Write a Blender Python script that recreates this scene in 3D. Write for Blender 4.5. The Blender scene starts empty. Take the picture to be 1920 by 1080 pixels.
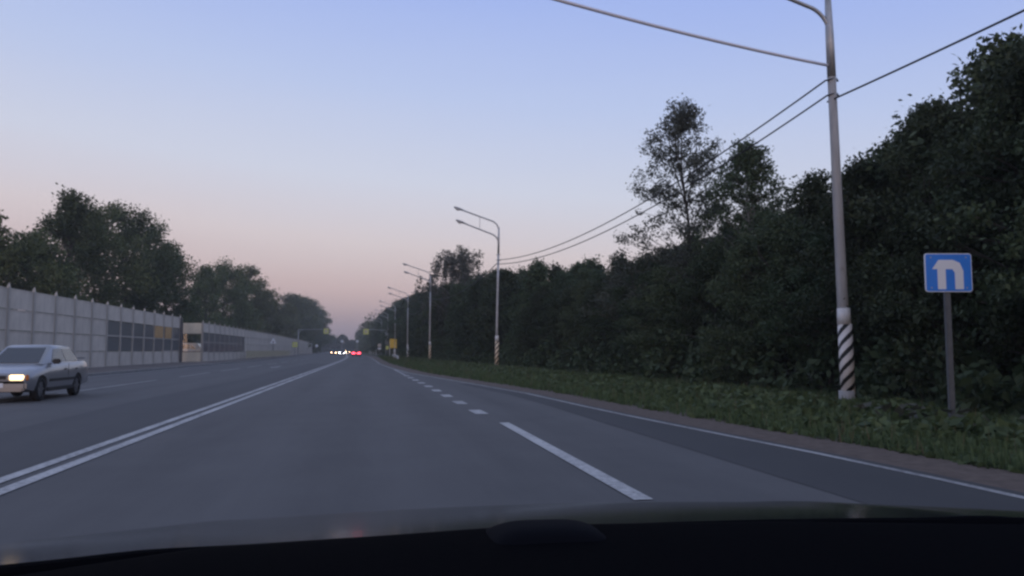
import bpy, bmesh, math, random
import numpy as np
from mathutils import Vector, Matrix
R = math.radians
random.seed(7)
scene = bpy.context.scene
C = scene.collection

# ------------------------------------------------------------------ camera
cam_data = bpy.data.cameras.new('camera')
cam = bpy.data.objects.new('camera', cam_data); C.objects.link(cam)
cam_data.sensor_width = 36.0; cam_data.lens = 28.125
cam_data.clip_start = 0.05; cam_data.clip_end = 6000
cam.location = (0, 0, 1.25)
cam.rotation_euler = (R(90 + 4.46), 0, R(-10.063))
scene.camera = cam

# ------------------------------------------------------------------ dusk sky
SUN_EL, SUN_AZ = 2.0, 190.0           # the sun is setting behind the car
world = bpy.data.worlds.new('World'); scene.world = world; world.use_nodes = True
nt = world.node_tree; nt.nodes.clear()
def N(t, kind, **kw):
    n = t.nodes.new(kind)
    for k, v in kw.items(): setattr(n, k, v)
    return n
wo = N(nt, 'ShaderNodeOutputWorld'); add = N(nt, 'ShaderNodeAddShader')
bg1 = N(nt, 'ShaderNodeBackground'); bg2 = N(nt, 'ShaderNodeBackground')
sky = N(nt, 'ShaderNodeTexSky', sky_type='NISHITA', sun_disc=False)
sky.sun_elevation = R(SUN_EL); sky.sun_rotation = R(SUN_AZ); sky.dust_density = 2.0
bg1.inputs['Strength'].default_value = 0.05
nt.links.new(sky.outputs[0], bg1.inputs['Color'])
tc = N(nt, 'ShaderNodeTexCoord'); sp = N(nt, 'ShaderNodeSeparateXYZ')
nt.links.new(tc.outputs['Generated'], sp.inputs[0])
ma = N(nt, 'ShaderNodeMath', operation='MULTIPLY_ADD'); ma.inputs[1].default_value = 0.075
nt.links.new(sp.outputs['X'], ma.inputs[0]); nt.links.new(sp.outputs['Z'], ma.inputs[2])
ramp = N(nt, 'ShaderNodeValToRGB')
def lin(r, g, b): return tuple(((c/255)/12.92 if c <= 10 else (((c/255)+0.055)/1.055)**2.4) for c in (r, g, b)) + (1,)
stops = [(0.0, lin(146,134,148)), (0.03, lin(166,148,158)), (0.085, lin(202,178,184)), (0.15, lin(213,200,208)),
         (0.225, lin(205,208,228)), (0.33, lin(184,197,235)), (0.45, lin(158,178,238)), (0.70, lin(155,172,212)), (1.0, lin(156,166,192))]
el = ramp.color_ramp.elements
el[0].position, el[0].color = stops[0]; el[1].position, el[1].color = stops[-1]
for p, c in stops[1:-1]:
    e = el.new(p); e.color = c
ramp.color_ramp.interpolation = 'LINEAR'
nz = N(nt, 'ShaderNodeTexNoise'); nz.inputs['Scale'].default_value = 2.2; nz.inputs['Detail'].default_value = 3
mpn = N(nt, 'ShaderNodeMapping'); mpn.inputs['Scale'].default_value = (1, 1, 6)
nt.links.new(tc.outputs['Generated'], mpn.inputs[0]); nt.links.new(mpn.outputs[0], nz.inputs[0])
ma2 = N(nt, 'ShaderNodeMath', operation='MULTIPLY_ADD'); ma2.inputs[1].default_value = 0.03
nt.links.new(nz.outputs[0], ma2.inputs[0]); nt.links.new(ma.outputs[0], ma2.inputs[2])
nt.links.new(ma2.outputs[0], ramp.inputs[0]); nt.links.new(ramp.outputs[0], bg2.inputs['Color'])
bg2.inputs['Strength'].default_value = 0.95
nt.links.new(bg1.outputs[0], add.inputs[0]); nt.links.new(bg2.outputs[0], add.inputs[1]); nt.links.new(add.outputs[0], wo.inputs['Surface'])

sun_data = bpy.data.lights.new('sun', 'SUN'); sun = bpy.data.objects.new('sun', sun_data); C.objects.link(sun)
sun_data.energy = 0.35; sun_data.angle = R(30); sun_data.color = (1.0, 0.8, 0.66)
sun.rotation_euler = (R(90 - 8), 0, R(-10))

vs = scene.view_settings
vs.view_transform = 'Standard'; vs.look = 'None'; vs.exposure = 0.0; vs.gamma = 1.0; vs.use_curve_mapping = False
scene.render.engine = 'CYCLES'
cy = scene.cycles
cy.use_denoising = True; cy.max_bounces = 8; cy.transparent_max_bounces = 16; cy.volume_bounces = 1
cy.pixel_filter_type = 'BLACKMAN_HARRIS'; cy.filter_width = 2.6
cy.sample_clamp_indirect = 4.0

# ------------------------------------------------------------------ materials
def mat(name, col, rough=0.8, metal=0.0, var=0.0, vscale=3.0, bump=0.0, bscale=40.0, emit=None, estr=0.0,
        spec=0.5, objvar=0.0, coat=0.0, col2=None, stretch=None):
    m = bpy.data.materials.new(name); m.use_nodes = True
    t = m.node_tree; b = t.nodes['Principled BSDF']
    b.inputs['Roughness'].default_value = rough; b.inputs['Metallic'].default_value = metal
    b.inputs['Specular IOR Level'].default_value = spec; b.inputs['Coat Weight'].default_value = coat
    b.inputs['Coat Roughness'].default_value = 0.05
    c = tuple(col[:3]) + (1,)
    b.inputs['Base Color'].default_value = c
    last = None
    if var > 0:
        co = N(t, 'ShaderNodeTexCoord'); n1 = N(t, 'ShaderNodeTexNoise'); n1.inputs['Scale'].default_value = vscale
        n1.inputs['Detail'].default_value = 8; n1.inputs['Roughness'].default_value = 0.65
        if stretch:
            mp = N(t, 'ShaderNodeMapping'); mp.inputs['Scale'].default_value = stretch
            t.links.new(co.outputs['Object'], mp.inputs[0]); t.links.new(mp.outputs[0], n1.inputs[0])
        else: t.links.new(co.outputs['Object'], n1.inputs[0])
        mr = N(t, 'ShaderNodeMapRange'); mr.inputs[1].default_value = 0.3; mr.inputs[2].default_value = 0.7
        t.links.new(n1.outputs[0], mr.inputs[0])
        mx = N(t, 'ShaderNodeMix', data_type='RGBA')
        c2 = tuple(col2[:3]) + (1,) if col2 else tuple(min(1, x*(1+var)) for x in col[:3]) + (1,)
        c1 = c if col2 else tuple(x*(1-var) for x in col[:3]) + (1,)
        mx.inputs[6].default_value = c1; mx.inputs[7].default_value = c2
        t.links.new(mr.outputs[0], mx.inputs[0]); last = mx.outputs[2]
    if objvar > 0:
        oi = N(t, 'ShaderNodeObjectInfo'); hs = N(t, 'ShaderNodeHueSaturation')
        mr2 = N(t, 'ShaderNodeMapRange'); mr2.inputs[3].default_value = 1 - objvar; mr2.inputs[4].default_value = 1 + objvar
        t.links.new(oi.outputs['Random'], mr2.inputs[0]); t.links.new(mr2.outputs[0], hs.inputs['Value'])
        if last: t.links.new(last, hs.inputs['Color'])
        else: hs.inputs['Color'].default_value = c
        last = hs.outputs[0]
    if last: t.links.new(last, b.inputs['Base Color'])
    if bump > 0:
        co = N(t, 'ShaderNodeTexCoord'); n2 = N(t, 'ShaderNodeTexNoise'); n2.inputs['Scale'].default_value = bscale
        n2.inputs['Detail'].default_value = 4
        t.links.new(co.outputs['Object'], n2.inputs[0])
        bp = N(t, 'ShaderNodeBump'); bp.inputs['Strength'].default_value = bump; bp.inputs['Distance'].default_value = 0.02
        t.links.new(n2.outputs[0], bp.inputs['Height']); t.links.new(bp.outputs[0], b.inputs['Normal'])
    if emit:
        b.inputs['Emission Color'].default_value = tuple(emit[:3]) + (1,); b.inputs['Emission Strength'].default_value = estr
    return m

def leaf_mat(name, c1, c2, trans=0.25):
    m = bpy.data.materials.new(name); m.use_nodes = True
    t = m.node_tree; t.nodes.clear()
    o = N(t, 'ShaderNodeOutputMaterial'); g = N(t, 'ShaderNodeNewGeometry'); oi = N(t, 'ShaderNodeObjectInfo')
    mx = N(t, 'ShaderNodeMix', data_type='RGBA'); mx.inputs[6].default_value = c1 + (1,); mx.inputs[7].default_value = c2 + (1,)
    t.links.new(g.outputs['Random Per Island'], mx.inputs[0])
    hs = N(t, 'ShaderNodeHueSaturation'); mr = N(t, 'ShaderNodeMapRange'); mr.inputs[3].default_value = 0.62; mr.inputs[4].default_value = 1.45
    t.links.new(oi.outputs['Random'], mr.inputs[0]); t.links.new(mr.outputs[0], hs.inputs['Value']); t.links.new(mx.outputs[2], hs.inputs['Color'])
    fr_ = N(t, 'ShaderNodeMath', operation='MULTIPLY'); fr_.inputs[1].default_value = 7.3; fc = N(t, 'ShaderNodeMath', operation='FRACT')
    hr = N(t, 'ShaderNodeMapRange'); hr.inputs[3].default_value = 0.468; hr.inputs[4].default_value = 0.515
    t.links.new(oi.outputs['Random'], fr_.inputs[0]); t.links.new(fr_.outputs[0], fc.inputs[0]); t.links.new(fc.outputs[0], hr.inputs[0]); t.links.new(hr.outputs[0], hs.inputs['Hue'])
    d = N(t, 'ShaderNodeBsdfPrincipled'); d.inputs['Roughness'].default_value = 0.6; d.inputs['Specular IOR Level'].default_value = 0.25
    tr = N(t, 'ShaderNodeBsdfTranslucent'); ms = N(t, 'ShaderNodeMixShader'); ms.inputs[0].default_value = trans
    t.links.new(hs.outputs[0], d.inputs['Base Color']); t.links.new(hs.outputs[0], tr.inputs['Color'])
    t.links.new(d.outputs[0], ms.inputs[1]); t.links.new(tr.outputs[0], ms.inputs[2]); t.links.new(ms.outputs[0], o.inputs['Surface'])
    return m

def glass_mat(name, tint=(0.55, 0.6, 0.6), rough=0.02, dust=0.03):
    m = bpy.data.materials.new(name); m.use_nodes = True
    t = m.node_tree; t.nodes.clear()
    o = N(t, 'ShaderNodeOutputMaterial'); fr = N(t, 'ShaderNodeFresnel'); fr.inputs[0].default_value = 1.45
    tr = N(t, 'ShaderNodeBsdfTransparent'); tr.inputs[0].default_value = tint + (1,)
    gl = N(t, 'ShaderNodeBsdfGlossy'); gl.inputs['Roughness'].default_value = rough
    ms = N(t, 'ShaderNodeMixShader'); t.links.new(fr.outputs[0], ms.inputs[0])
    df = N(t, 'ShaderNodeBsdfDiffuse'); df.inputs[0].default_value = (0.42, 0.45, 0.48, 1)
    md = N(t, 'ShaderNodeMixShader'); md.inputs[0].default_value = dust
    t.links.new(tr.outputs[0], md.inputs[1]); t.links.new(df.outputs[0], md.inputs[2])
    t.links.new(md.outputs[0], ms.inputs[1]); t.links.new(gl.outputs[0], ms.inputs[2]); t.links.new(ms.outputs[0], o.inputs['Surface'])
    return m

def stripe_mat(name, light, dark, period=0.32, slope=0.75, duty=0.42):
    m = mat(name, light, 0.7); t = m.node_tree; b = t.nodes['Principled BSDF']
    co = N(t, 'ShaderNodeTexCoord'); s = N(t, 'ShaderNodeSeparateXYZ'); t.links.new(co.outputs['Object'], s.inputs[0])
    at = N(t, 'ShaderNodeMath', operation='ARCTAN2'); t.links.new(s.outputs['Y'], at.inputs[0]); t.links.new(s.outputs['X'], at.inputs[1])
    a = N(t, 'ShaderNodeMath', operation='MULTIPLY_ADD'); a.inputs[1].default_value = -3*period/(2*math.pi)
    t.links.new(at.outputs[0], a.inputs[0]); t.links.new(s.outputs['Z'], a.inputs[2])
    nz = N(t, 'ShaderNodeTexNoise'); nz.inputs['Scale'].default_value = 9; t.links.new(co.outputs['Object'], nz.inputs[0])
    a2 = N(t, 'ShaderNodeMath', operation='MULTIPLY_ADD'); a2.inputs[1].default_value = 0.05
    t.links.new(nz.outputs[0], a2.inputs[0]); t.links.new(a.outputs[0], a2.inputs[2])
    d = N(t, 'ShaderNodeMath', operation='DIVIDE'); d.inputs[1].default_value = period; t.links.new(a2.outputs[0], d.inputs[0])
    f = N(t, 'ShaderNodeMath', operation='FRACT'); t.links.new(d.outputs[0], f.inputs[0])
    g = N(t, 'ShaderNodeMath', operation='GREATER_THAN'); g.inputs[1].default_value = 1 - duty; t.links.new(f.outputs[0], g.inputs[0])
    mx = N(t, 'ShaderNodeMix', data_type='RGBA'); mx.inputs[6].default_value = light + (1,); mx.inputs[7].default_value = dark + (1,)
    t.links.new(g.outputs[0], mx.inputs[0]); t.links.new(mx.outputs[2], b.inputs['Base Color'])
    return m

def asphalt_mat(name, c1, c2):           # long worn patches, polished wheel tracks, fine aggregate
    m = mat(name, c1, 0.8); t = m.node_tree; b = t.nodes['Principled BSDF']
    co = N(t, 'ShaderNodeTexCoord'); mp = N(t, 'ShaderNodeMapping'); mp.inputs['Scale'].default_value = (1.3, 0.11, 1)
    t.links.new(co.outputs['Object'], mp.inputs[0])
    n1 = N(t, 'ShaderNodeTexNoise'); n1.inputs['Scale'].default_value = 0.7; n1.inputs['Detail'].default_value = 7; n1.inputs['Roughness'].default_value = 0.7
    t.links.new(mp.outputs[0], n1.inputs[0])
    n2 = N(t, 'ShaderNodeTexNoise'); n2.inputs['Scale'].default_value = 45; n2.inputs['Detail'].default_value = 3; n2.inputs['Roughness'].default_value = 0.8
    t.links.new(co.outputs['Object'], n2.inputs[0])
    n3 = N(t, 'ShaderNodeTexNoise'); n3.inputs['Scale'].default_value = 0.9; n3.inputs['Detail'].default_value = 5
    t.links.new(co.outputs['Object'], n3.inputs[0])
    s = N(t, 'ShaderNodeSeparateXYZ'); t.links.new(co.outputs['Object'], s.inputs[0])
    w = N(t, 'ShaderNodeMath', operation='SINE'); k = N(t, 'ShaderNodeMath', operation='MULTIPLY'); k.inputs[1].default_value = 3.7
    t.links.new(s.outputs['X'], k.inputs[0]); t.links.new(k.outputs[0], w.inputs[0])
    def madd(a, f, c):
        q = N(t, 'ShaderNodeMath', operation='MULTIPLY_ADD'); q.inputs[1].default_value = f
        t.links.new(a, q.inputs[0]); t.links.new(c, q.inputs[2]); return q.outputs[0]
    v = madd(n2.outputs[0], 0.75, n1.outputs[0]); v = madd(n3.outputs[0], 0.4, v); v = madd(w.outputs[0], 0.07, v)
    mr = N(t, 'ShaderNodeMapRange'); mr.inputs[1].default_value = 0.80; mr.inputs[2].default_value = 1.35; t.links.new(v, mr.inputs[0])
    mx = N(t, 'ShaderNodeMix', data_type='RGBA'); mx.inputs[6].default_value = c1 + (1,); mx.inputs[7].default_value = c2 + (1,)
    t.links.new(mr.outputs[0], mx.inputs[0]); t.links.new(mx.outputs[2], b.inputs['Base Color'])
    bp = N(t, 'ShaderNodeBump'); bp.inputs['Strength'].default_value = 0.4; bp.inputs['Distance'].default_value = 0.01
    t.links.new(n2.outputs[0], bp.inputs['Height']); t.links.new(bp.outputs[0], b.inputs['Normal'])
    return m
def paint_mat(name, col):                # worn road paint: asphalt shows through in places
    m = mat(name, col, 0.75); t = m.node_tree; b = t.nodes['Principled BSDF']
    co = N(t, 'ShaderNodeTexCoord'); n1 = N(t, 'ShaderNodeTexNoise'); n1.inputs['Scale'].default_value = 14; n1.inputs['Detail'].default_value = 8
    n1.inputs['Roughness'].default_value = 0.75
    n3 = N(t, 'ShaderNodeTexNoise'); n3.inputs['Scale'].default_value = 0.6
    t.links.new(co.outputs['Object'], n1.inputs[0]); t.links.new(co.outputs['Object'], n3.inputs[0])
    ad = N(t, 'ShaderNodeMath', operation='MULTIPLY_ADD'); ad.inputs[1].default_value = 0.4
    t.links.new(n3.outputs[0], ad.inputs[0]); t.links.new(n1.outputs[0], ad.inputs[2])
    mr = N(t, 'ShaderNodeMapRange'); mr.inputs[1].default_value = 0.62; mr.inputs[2].default_value = 0.90
    t.links.new(ad.outputs[0], mr.inputs[0])
    mx = N(t, 'ShaderNodeMix', data_type='RGBA'); mx.inputs[6].default_value = col + (1,); mx.inputs[7].default_value = (0.14, 0.14, 0.15, 1)
    t.links.new(mr.outputs[0], mx.inputs[0]); t.links.new(mx.outputs[2], b.inputs['Base Color'])
    return m

M = {
 'asphalt': asphalt_mat('asphalt', (0.063, 0.063, 0.066), (0.103, 0.102, 0.105)),
 'asphalt_dark': asphalt_mat('asphalt_dark', (0.036, 0.037, 0.041), (0.050, 0.051, 0.055)),
 'asphalt_mid': asphalt_mat('asphalt_mid', (0.048, 0.049, 0.054), (0.066, 0.067, 0.072)),
 'paint': paint_mat('road_paint', (0.52, 0.52, 0.52)),
 'paint_thin': paint_mat('edge_paint', (0.42, 0.42, 0.42)),
 'gravel': mat('gravel', (0.12, 0.092, 0.078), 0.95, var=0.35, vscale=6, bump=0.8, bscale=60),
 'soil': mat('soil', (0.045, 0.045, 0.030), 0.95, var=0.4, vscale=0.8, bump=0.8, bscale=9, col2=(0.04, 0.06, 0.025)),
 'dirt': mat('dirt', (0.12, 0.105, 0.10), 0.95, var=0.3, vscale=0.5, bump=0.4, bscale=20),
 'kerb': mat('kerb_stone', (0.22, 0.22, 0.22), 0.9, var=0.3, vscale=2),
 'concrete': mat('concrete', (0.36, 0.36, 0.36), 0.85, var=0.18, vscale=2.5, bump=0.2, bscale=50, stretch=(3, 3, 0.4)),
 'panel': mat('barrier_panel', (0.55, 0.50, 0.44), 0.75, var=0.24, vscale=0.7, objvar=0.05, stretch=(1, 1, 0.4)),
 'post': mat('barrier_post', (0.40, 0.375, 0.345), 0.6, metal=0.2, var=0.15, vscale=2),
 'cream': mat('cream_panel', (0.66, 0.60, 0.48), 0.75, var=0.1, vscale=1.0),
 'glass_clear': glass_mat('clear_glass', (0.92, 0.94, 0.94)),
 'glass': glass_mat('barrier_glass', (0.62, 0.68, 0.68), 0.32, 0.22),
 'galv': mat('galvanised_steel', (0.42, 0.43, 0.44), 0.5, metal=0.55, var=0.2, vscale=4),
 'steel_dark': mat('dark_steel', (0.10, 0.10, 0.11), 0.6, metal=0.3, var=0.2, vscale=5),
 'lamp_lens': mat('lamp_lens', (0.55, 0.56, 0.58), 0.25, spec=0.6),
 'cable': mat('cable', (0.018, 0.018, 0.022), 0.6),
 'cable_pale': mat('pale_cable', (0.75, 0.76, 0.85), 0.7),
 'white': mat('white_paint', (0.70, 0.70, 0.70), 0.6, var=0.12, vscale=4),
 'stripe': stripe_mat('striped_white', (0.72, 0.70, 0.68), (0.015, 0.015, 0.016)),
 'stripe_cream': stripe_mat('striped_cream', (0.80, 0.66, 0.48), (0.015, 0.015, 0.016), 0.36),
 'blue': mat('sign_blue', (0.015, 0.20, 0.72), 0.45, var=0.06, vscale=5),
 'signwhite': mat('sign_white', (0.70, 0.74, 0.80), 0.5),
 'signpost': mat('sign_post_grey', (0.095, 0.105, 0.115), 0.7, var=0.2, vscale=6),
 'yellow': mat('sign_yellow', (0.72, 0.48, 0.05), 0.5, var=0.08, vscale=4),
 'lime': mat('sign_lime', (0.55, 0.60, 0.16), 0.5),
 'orange': mat('orange_board', (0.47, 0.29, 0.12), 0.7, var=0.12, vscale=2),
 'bark': mat('bark', (0.055, 0.048, 0.042), 0.95, var=0.4, vscale=6, bump=0.6, bscale=14),
 'bark_pale': mat('pale_bark', (0.26, 0.25, 0.24), 0.9, var=0.5, vscale=5),
 'leaf': leaf_mat('leaf', (0.030, 0.050, 0.026), (0.070, 0.098, 0.050)),
 'leaf_grey': leaf_mat('leaf_grey', (0.070, 0.082, 0.062), (0.13, 0.14, 0.11)),
 'leaf_left': leaf_mat('leaf_left', (0.044, 0.064, 0.026), (0.095, 0.120, 0.050)),
 'weed': leaf_mat('weed_leaf', (0.036, 0.062, 0.028), (0.088, 0.132, 0.058)),
 'straw': leaf_mat('straw', (0.12, 0.10, 0.06), (0.20, 0.17, 0.10)),
 'silver': mat('silver_paint', (0.29, 0.29, 0.30), 0.38, metal=0.5, coat=0.6),
 'silver_low': mat('grey_trim', (0.14, 0.145, 0.16), 0.5, metal=0.2),
 'carwhite': mat('white_car_paint', (0.75, 0.77, 0.80), 0.35, coat=0.6),
 'cardark': mat('dark_car_paint', (0.03, 0.03, 0.035), 0.35, coat=0.6),
 'carred': mat('red_car_paint', (0.20, 0.02, 0.02), 0.35, coat=0.6),
 'carglass': mat('car_glass', (0.02, 0.022, 0.028), 0.05, spec=0.9),
 'carblack': mat('black_plastic', (0.018, 0.018, 0.02), 0.6),
 'rubber': mat('rubber', (0.012, 0.012, 0.013), 0.85),
 'rim': mat('wheel_rim', (0.22, 0.22, 0.23), 0.4, metal=0.6),
 'lit_warm': mat('lit_headlight', (1, 0.9, 0.7), 0.4, emit=(1.0, 0.72, 0.36), estr=2.4),
 'far_warm': mat('far_headlight_warm', (1, 0.8, 0.5), 0.4, emit=(1.0, 0.62, 0.34), estr=42.0),
 'far_white': mat('far_headlight_white', (1, 1, 1), 0.4, emit=(0.95, 0.92, 1.0), estr=42.0),
 'far_red': mat('lit_tail_light', (0.8, 0.05, 0.05), 0.4, emit=(1.0, 0.05, 0.09), estr=11.0),
 'amber': mat('amber_lens', (0.5, 0.17, 0.03), 0.3),
 'redlens': mat('red_lens', (0.25, 0.01, 0.01), 0.3),
 'bonnet': mat('bonnet_paint', (0.010, 0.011, 0.016), 0.13, spec=0.24),
 'dash': mat('dashboard_plastic', (0.0016, 0.0017, 0.0028), 0.95, spec=0.02, bump=0.15, bscale=300),  # black plastic, deepened in place of the shade of the unbuilt roof
 'cowl': mat('cowl_plastic', (0.003, 0.0035, 0.006), 0.85, spec=0.05),
 'dash_object': mat('pale_object', (0.075, 0.08, 0.115), 0.9),
 'fence': mat('railing_paint', (0.50, 0.46, 0.33), 0.7, var=0.2, vscale=3),
}

# ------------------------------------------------------------------ mesh helpers
class MB:
    def __init__(s): s.v = []; s.f = []
    def add(s, vs, fs):
        o = len(s.v); s.v += [tuple(v) for v in vs]; s.f += [tuple(i + o for i in f) for f in fs]; return s
    def box(s, c, d, rz=0.0, rx=0.0, ry=0.0, bev=0.0):
        hx, hy, hz = d[0]/2, d[1]/2, d[2]/2
        mtx = Matrix.Translation(c) @ Matrix.Rotation(rz, 4, 'Z') @ Matrix.Rotation(ry, 4, 'Y') @ Matrix.Rotation(rx, 4, 'X')
        if bev <= 0:
            vs = [mtx @ Vector((x*hx, y*hy, z*hz)) for z in (-1, 1) for y in (-1, 1) for x in (-1, 1)]
            return s.add(vs, [(0,2,3,1),(4,5,7,6),(0,1,5,4),(2,6,7,3),(0,4,6,2),(1,3,7,5)])
        bm = bmesh.new(); bmesh.ops.create_cube(bm, size=1)
        bmesh.ops.scale(bm, vec=d, verts=bm.verts)
        bmesh.ops.bevel(bm, geom=bm.edges[:], offset=bev, segments=2, affect='EDGES')
        bm.verts.index_update()
        s.add([mtx @ v.co for v in bm.verts], [tuple(v.index for v in f.verts) for f in bm.faces]); bm.free(); return s
    def tube(s, path, rad, n=8, cap=True):
        path = [Vector(p) for p in path]
        if not hasattr(rad, '__len__'): rad = [rad]*len(path)
        rings = []; ref = None
        for i, p in enumerate(path):
            t = (path[min(i+1, len(path)-1)] - path[max(i-1, 0)]).normalized()
            if ref is None: ref = Vector((1, 0, 0)) if abs(t.x) < 0.9 else Vector((0, 1, 0))
            a = t.cross(ref).normalized(); b = t.cross(a).normalized(); ref = -(t.cross(a)).cross(t) if False else ref
            rings.append([p + (a*math.cos(2*math.pi*k/n) + b*math.sin(2*math.pi*k/n))*rad[i] for k in range(n)])
        vs = [v for r in rings for v in r]; fs = []
        for i in range(len(rings)-1):
            for k in range(n):
                fs.append((i*n+k, i*n+(k+1) % n, (i+1)*n+(k+1) % n, (i+1)*n+k))
        if cap: fs.append(tuple(range(n))[::-1]); fs.append(tuple((len(rings)-1)*n+k for k in range(n)))
        return s.add(vs, fs)
    def prism(s, poly, y0, y1):                       # polygon in XZ, extruded along Y
        n = len(poly); vs = [(x, y0, z) for x, z in poly] + [(x, y1, z) for x, z in poly]
        return s.add(vs, [tuple(range(n)), tuple(range(n, 2*n))[::-1]] + [(i, i+n, (i+1) % n + n, (i+1) % n) for i in range(n)])
    def build(s, name, m, parent=None, smooth=False):
        me = bpy.data.meshes.new(name); me.from_pydata(s.v, [], s.f); me.update()
        bm = bmesh.new(); bm.from_mesh(me); bmesh.ops.recalc_face_normals(bm, faces=bm.faces[:]); bm.to_mesh(me); bm.free()
        return link(name, me, m, parent, smooth)
def link(name, me, m=None, parent=None, smooth=False):
    if m is not None:
        me.materials.clear(); me.materials.append(M[m] if isinstance(m, str) else m)
    if smooth:
        me.polygons.foreach_set('use_smooth', [True]*len(me.polygons))
    o = bpy.data.objects.new(name, me); C.objects.link(o)
    if parent: o.parent = parent
    return o
def smooth_angle(o, ang=40):
    me = o.data; bm = bmesh.new(); bm.from_mesh(me)
    for f in bm.faces: f.smooth = True
    for e in bm.edges:
        if len(e.link_faces) == 2 and e.calc_face_angle(0) > R(ang): e.smooth = False
    bm.to_mesh(me); bm.free()
def tag(o, label=None, cat=None, group=None, kind=None):
    if label: o['label'] = label
    if cat: o['category'] = cat
    if group: o['group'] = group
    if kind: o['kind'] = kind
    return o
def thing(name, label, cat, loc=(0, 0, 0), rz=0.0, group=None):
    o = bpy.data.objects.new(name, None); C.objects.link(o); o.location = loc; o.rotation_euler = (0, 0, rz)
    o.empty_display_size = 0.2
    return tag(o, label, cat, group)
def copy_tree(o, parent=None):
    c = o.copy(); C.objects.link(c); c.parent = parent
    for ch in list(o.children): copy_tree(ch, c)
    return c
def fast_mesh(name, verts, nper):                     # verts (n*nper,3): polygons of nper corners each
    me = bpy.data.meshes.new(name); nv = len(verts); nf = nv//nper
    me.vertices.add(nv); me.vertices.foreach_set('co', verts.astype(np.float32).ravel())
    me.loops.add(nv); me.loops.foreach_set('vertex_index', np.arange(nv, dtype=np.int32))
    me.polygons.add(nf); me.polygons.foreach_set('loop_start', np.arange(0, nv, nper, dtype=np.int32))
    me.polygons.foreach_set('loop_total', np.full(nf, nper, dtype=np.int32))
    me.update(calc_edges=True); me.validate(); return me

# ------------------------------------------------------------------ layout of the road
def curve(Y):                                         # the far road drifts to the left
    if Y <= 80: return 0.0
    if Y <= 200: return -2.1*((Y-80)/120)**2
    return -2.1 - 0.035*(Y-200)
EDGE = ([-30, 6, 8.5, 12, 16, 23, 32.5, 45, 56, 76, 110, 1200], [5.5, 5.48, 5.4, 5.1, 4.8, 4.5, 3.5, 2.1, 1.55, 0.9, 0.7, 0.7])
def edge(Y): return float(np.interp(Y, *EDGE)) + curve(Y)
GRAV = ([-30, 7, 10, 14, 19, 28, 38, 58, 90, 1200], [1.3, 1.12, 1.08, 1.05, 1.0, 1.0, 1.1, 1.15, 1.2, 1.2])
def grav(Y): return edge(Y) + float(np.interp(Y, *GRAV))
WOOD = ([-30, 8, 12, 18, 26, 56, 88, 120, 153, 186, 219, 300, 900], [10.0, 10.1, 10.9, 12.3, 12.0, 10.0, 7.9, 7.0, 6.4, 5.6, 4.6, 2.5, -18.5])
def wood(Y): return float(np.interp(Y, *WOOD))
YS = [-25 + i*2.0 for i in range(70)] + [115 + 6*i for i in range(20)] + [240 + 25*i for i in range(30)]
def ribbon(name, x0, x1, z, m, ys=YS, parent=None, sub=1):
    b = MB(); vs = []; fs = []; n = sub + 1
    for y in ys:
        a, c = x0(y), x1(y)
        for k in range(n): vs.append((a + (c-a)*k/sub, y, z))
    for i in range(len(ys)-1):
        for k in range(sub): fs.append((i*n+k, i*n+k+1, (i+1)*n+k+1, (i+1)*n+k))
    b.add(vs, fs); o = b.build(name, m, parent)
    return o
LEFT_EDGE = -13.4
g = MB().add([(-1500, -300, -0.05), (1500, -300, -0.05), (1500, 2500, -0.05), (-1500, 2500, -0.05)], [(0, 1, 2, 3)]).build('ground', 'soil')
tag(g, kind='structure')
road = ribbon('road', lambda y: LEFT_EDGE + curve(y), lambda y: edge(y) + 0.22, 0.0, 'asphalt'); tag(road, kind='structure')
sh = ribbon('gravel_shoulder', lambda y: edge(y) + 0.20, lambda y: grav(y) + 0.45 + 0.12*math.sin(y*0.9) + 0.1*math.sin(y*2.3), -0.012, 'gravel'); tag(sh, kind='structure')
pav = ribbon('pavement', lambda y: -27.0 + curve(y), lambda y: LEFT_EDGE - 0.16 + curve(y), 0.02, 'dirt'); tag(pav, kind='structure')
kb = MB()
for i in range(len(YS)-1):
    a, c = YS[i], YS[i+1]
    xa, xc = LEFT_EDGE + curve(a), LEFT_EDGE + curve(c)
    kb.add([(xa-.16, a, -.03), (xa, a, -.03), (xa, a, .11), (xa-.16, a, .11), (xc-.16, c, -.03), (xc, c, -.03), (xc, c, .11), (xc-.16, c, .11)],
           [(1, 5, 6, 2), (2, 6, 7, 3), (0, 3, 7, 4)])
tag(kb.build('kerb', 'kerb'), kind='structure')
# resurfaced strips (sheets 4 mm above the carriageway)
def ys_between(a, b, step): return [a + (b-a)*i/max(1, int((b-a)/step)) for i in range(max(1, int((b-a)/step))+1)]
ribbon('asphalt_strip', lambda y: 4.0 - 0.02*max(0, y-18) - 0.06*max(0, y-22), lambda y: edge(y) + 0.2, 0.004, 'asphalt_dark', ys_between(-20, 30, 2), road)
ribbon('asphalt_strip', lambda y: -5.55 + 0.12*math.sin(y*0.21), lambda y: -3.58, 0.004, 'asphalt_mid', ys_between(-20, 78, 2), road)
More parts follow.
